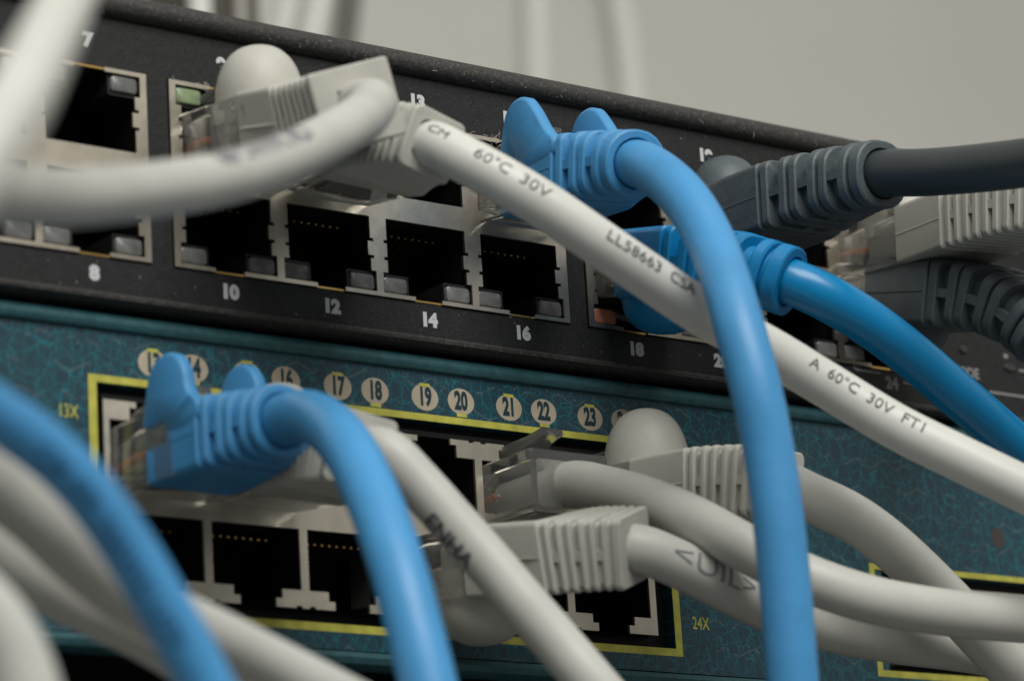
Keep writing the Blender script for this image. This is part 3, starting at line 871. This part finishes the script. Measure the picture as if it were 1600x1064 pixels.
c = cord('pale grey patch cord upside down in socket 20 of the teal switch', (7.8, CY, -32.4), (993, 856), 25.7, 'domed', 'grey_pvc', 'grey_boot',
     [(1045, 874, 27), (1100, 900, 27), (1175, 938, 25.5), (1245, 966, 24.5), (1310, 984, 24), (1400, 1000, 24), (1490, 1012, 24.5), (1600, 1030, 25), (1760, 1060, 27)],
     r=2.75, flip=True, roll=20, prm=dict(s0=9, s1=20.0, hx1=4.5, hz1=4.1, nH=3, depth=0.5, dome=(6.5, 3.6, 5.0, 5.6, 5.6)), t1mix=0.3)
cable_print(c[0], c[1], c[2], '<UIL>', (1030, 868), 2.3, (-0.47, -0.80, 0.12), M['print_grey'], bold=-0.02, xscale=1.5)
# loose cables in front
loose('blurred white cable slanting across the top left corner', [(240, -330, 40), (165, -150, 75), (112, -20, 105), (70, 70, 122), (29, 150, 136), (-22, 225, 148), (-100, 330, 160)], 'white_pvc', 2.15)
c = loose('blurred light blue cable slanting across the lower left corner', [(-160, 570, 78), (-60, 612, 80), (0, 652, 80), (50, 684, 80), (95, 722, 80), (140, 770, 80), (180, 825, 80), (216, 880, 80), (246, 932, 80), (294, 1015, 80), (330, 1085, 80), (420, 1280, 80)], 'blue_pvc', 2.25)
cable_print(c[0], c[1], c[2], 'CM 4PR 24AWG UTP', (60, 690), 1.6, (-0.75, -0.62, -0.05), M['print_blue'], bold=0.02)
loose('pale grey cable running behind the blurred light blue cable at lower left', [(-130, 690, 62), (-50, 730, 62), (0, 764, 61), (62, 812, 60), (114, 862, 58), (170, 908, 56), (240, 952, 54), (327, 992, 52), (403, 1030, 50), (474, 1066, 49), (640, 1150, 48)], 'grey_pvc', 2.75)
loose('shaded grey cable lowest behind the blurred light blue cable at lower left', [(-130, 790, 44), (-40, 835, 44), (30, 885, 44), (95, 925, 43), (160, 955, 42), (230, 990, 41), (310, 1040, 40), (400, 1110, 40)], 'grey_pvc', 2.7)
loose('white cable bending down in the bottom left corner', [(-200, 880, 84), (-110, 900, 84), (-50, 935, 84), (-5, 985, 84), (28, 1050, 84), (50, 1130, 84), (70, 1260, 84)], 'white_pvc', 2.9)

# ------------------------------------------------------------------ far background
def far_cable(label, pts, r, material):
    path = catmull([at(*p) for p in pts], 6)
    o = obj('hanging_cable', tube(path, r, 16), M[material], None, smooth=60)
    o['label'] = label; o['category'] = 'cable'; o['group'] = 'pale cables hanging on the wall behind'
far_cable('pale cable hanging straight down the wall behind, left of the slanted one', [(832, -300, -640), (836, -60, -640), (840, 140, -640), (842, 400, -640)], 4.2, 'bg_white')
far_cable('pale cable hanging slightly slanted on the wall behind, above the blue fins', [(915, -300, -640), (960, -40, -640), (986, 140, -640), (990, 400, -640)], 4.6, 'bg_white')
far_cable('pale cable slanting behind the black switch, left one of two', [(492, -200, -330), (466, -60, -330), (440, 60, -330), (410, 220, -330)], 3.4, 'bg_grey')
far_cable('pale cable slanting behind the black switch, right one of two', [(548, -200, -320), (515, -60, -320), (486, 70, -320), (450, 220, -320)], 3.4, 'bg_grey')
far_cable('dark tube standing in for a shadow behind the black switch, right of two pale cables', [(570, -200, -350), (552, -60, -350), (536, 70, -350), (510, 220, -350)], 3.2, 'bg_shadow')  # no real cable: dark tube added to draw a slanting shadow
rk = thing('rack_rail', 'dark steel rack upright with a pale strip behind the top left of the black switch', 'rack rail', at(345, 10, -260))
def upright(x0, x1, Y, d, name, material):
    a = at(x0, -120, -Y); b = at(x1, -120, -Y); lo = at((x0+x1)/2, 200, -Y).z
    return obj(name, MB().box(a.x, b.x, Y, Y + d, lo, a.z + 60), M[material], rk)
upright(325, 398, 280, 2, 'upright', 'steel_dark')
upright(298, 324, 268, 2, 'pale_strip', 'bg_white')
upright(230, 300, 290, 2, 'back_strip', 'steel_dark')
upright(369, 378, 276, 2, 'edge_strip', 'grey_boot')

# ------------------------------------------------------------------ lint and dust
m = MB()
def fibre(p, n, ln, r=0.035):
    d = Vector((random.uniform(-1,1), random.uniform(-.2,.2), random.uniform(-1,1))).normalized()
    k = Vector((random.uniform(-1,1), random.uniform(-1,1), random.uniform(-1,1))) * 0.5
    q = [p + d*(ln*t) + k*(ln*t*t) + n*(0.06 + 0.1*t) for t in (0, .35, .7, 1)]
    rings = []
    for a in q:
        rings.append([a + Vector((r*math.cos(w_), 0, r*math.sin(w_))) for w_ in (0, 2.09, 4.19)])
    m.loft(rings)
for _ in range(120):
    x = random.uniform(-40, 110); z = random.uniform(28.8, 31.6)
    fibre(Vector((x, -1.3 if z < 30.8 else -0.6, z)), Vector((0,-1,0)), random.choice([.12, .15, .2, .2, .25, .7]) * random.uniform(.5, 1.2), 0.02)
for _ in range(60):
    x = random.uniform(-45, 110); z = random.choice([random.uniform(-4, -0.2), random.uniform(22.8, 28.4)])
    fibre(Vector((x, -0.02, z)), Vector((0,-1,0)), random.choice([.08, .1, .15, .3]) * random.uniform(.6, 1.4), 0.025)
for _ in range(45):                          # fluff caught on the shield's upper edge
    x = random.choice([random.uniform(-28, -17), random.uniform(14, 20), random.uniform(5, 20)])
    fibre(Vector((x, -0.3, random.uniform(21.9, 22.8))), Vector((0,-1,0)), random.uniform(.4, 1.3), 0.022)
for _ in range(30):
    x = random.uniform(-45, 60)
    fibre(Vector((x, CY - 0.02, random.uniform(-12, -7.2))), Vector((0,-1,0)), random.uniform(.1, .3), 0.025)
o = obj('dust', m, M['lint']); o['kind'] = 'stuff'
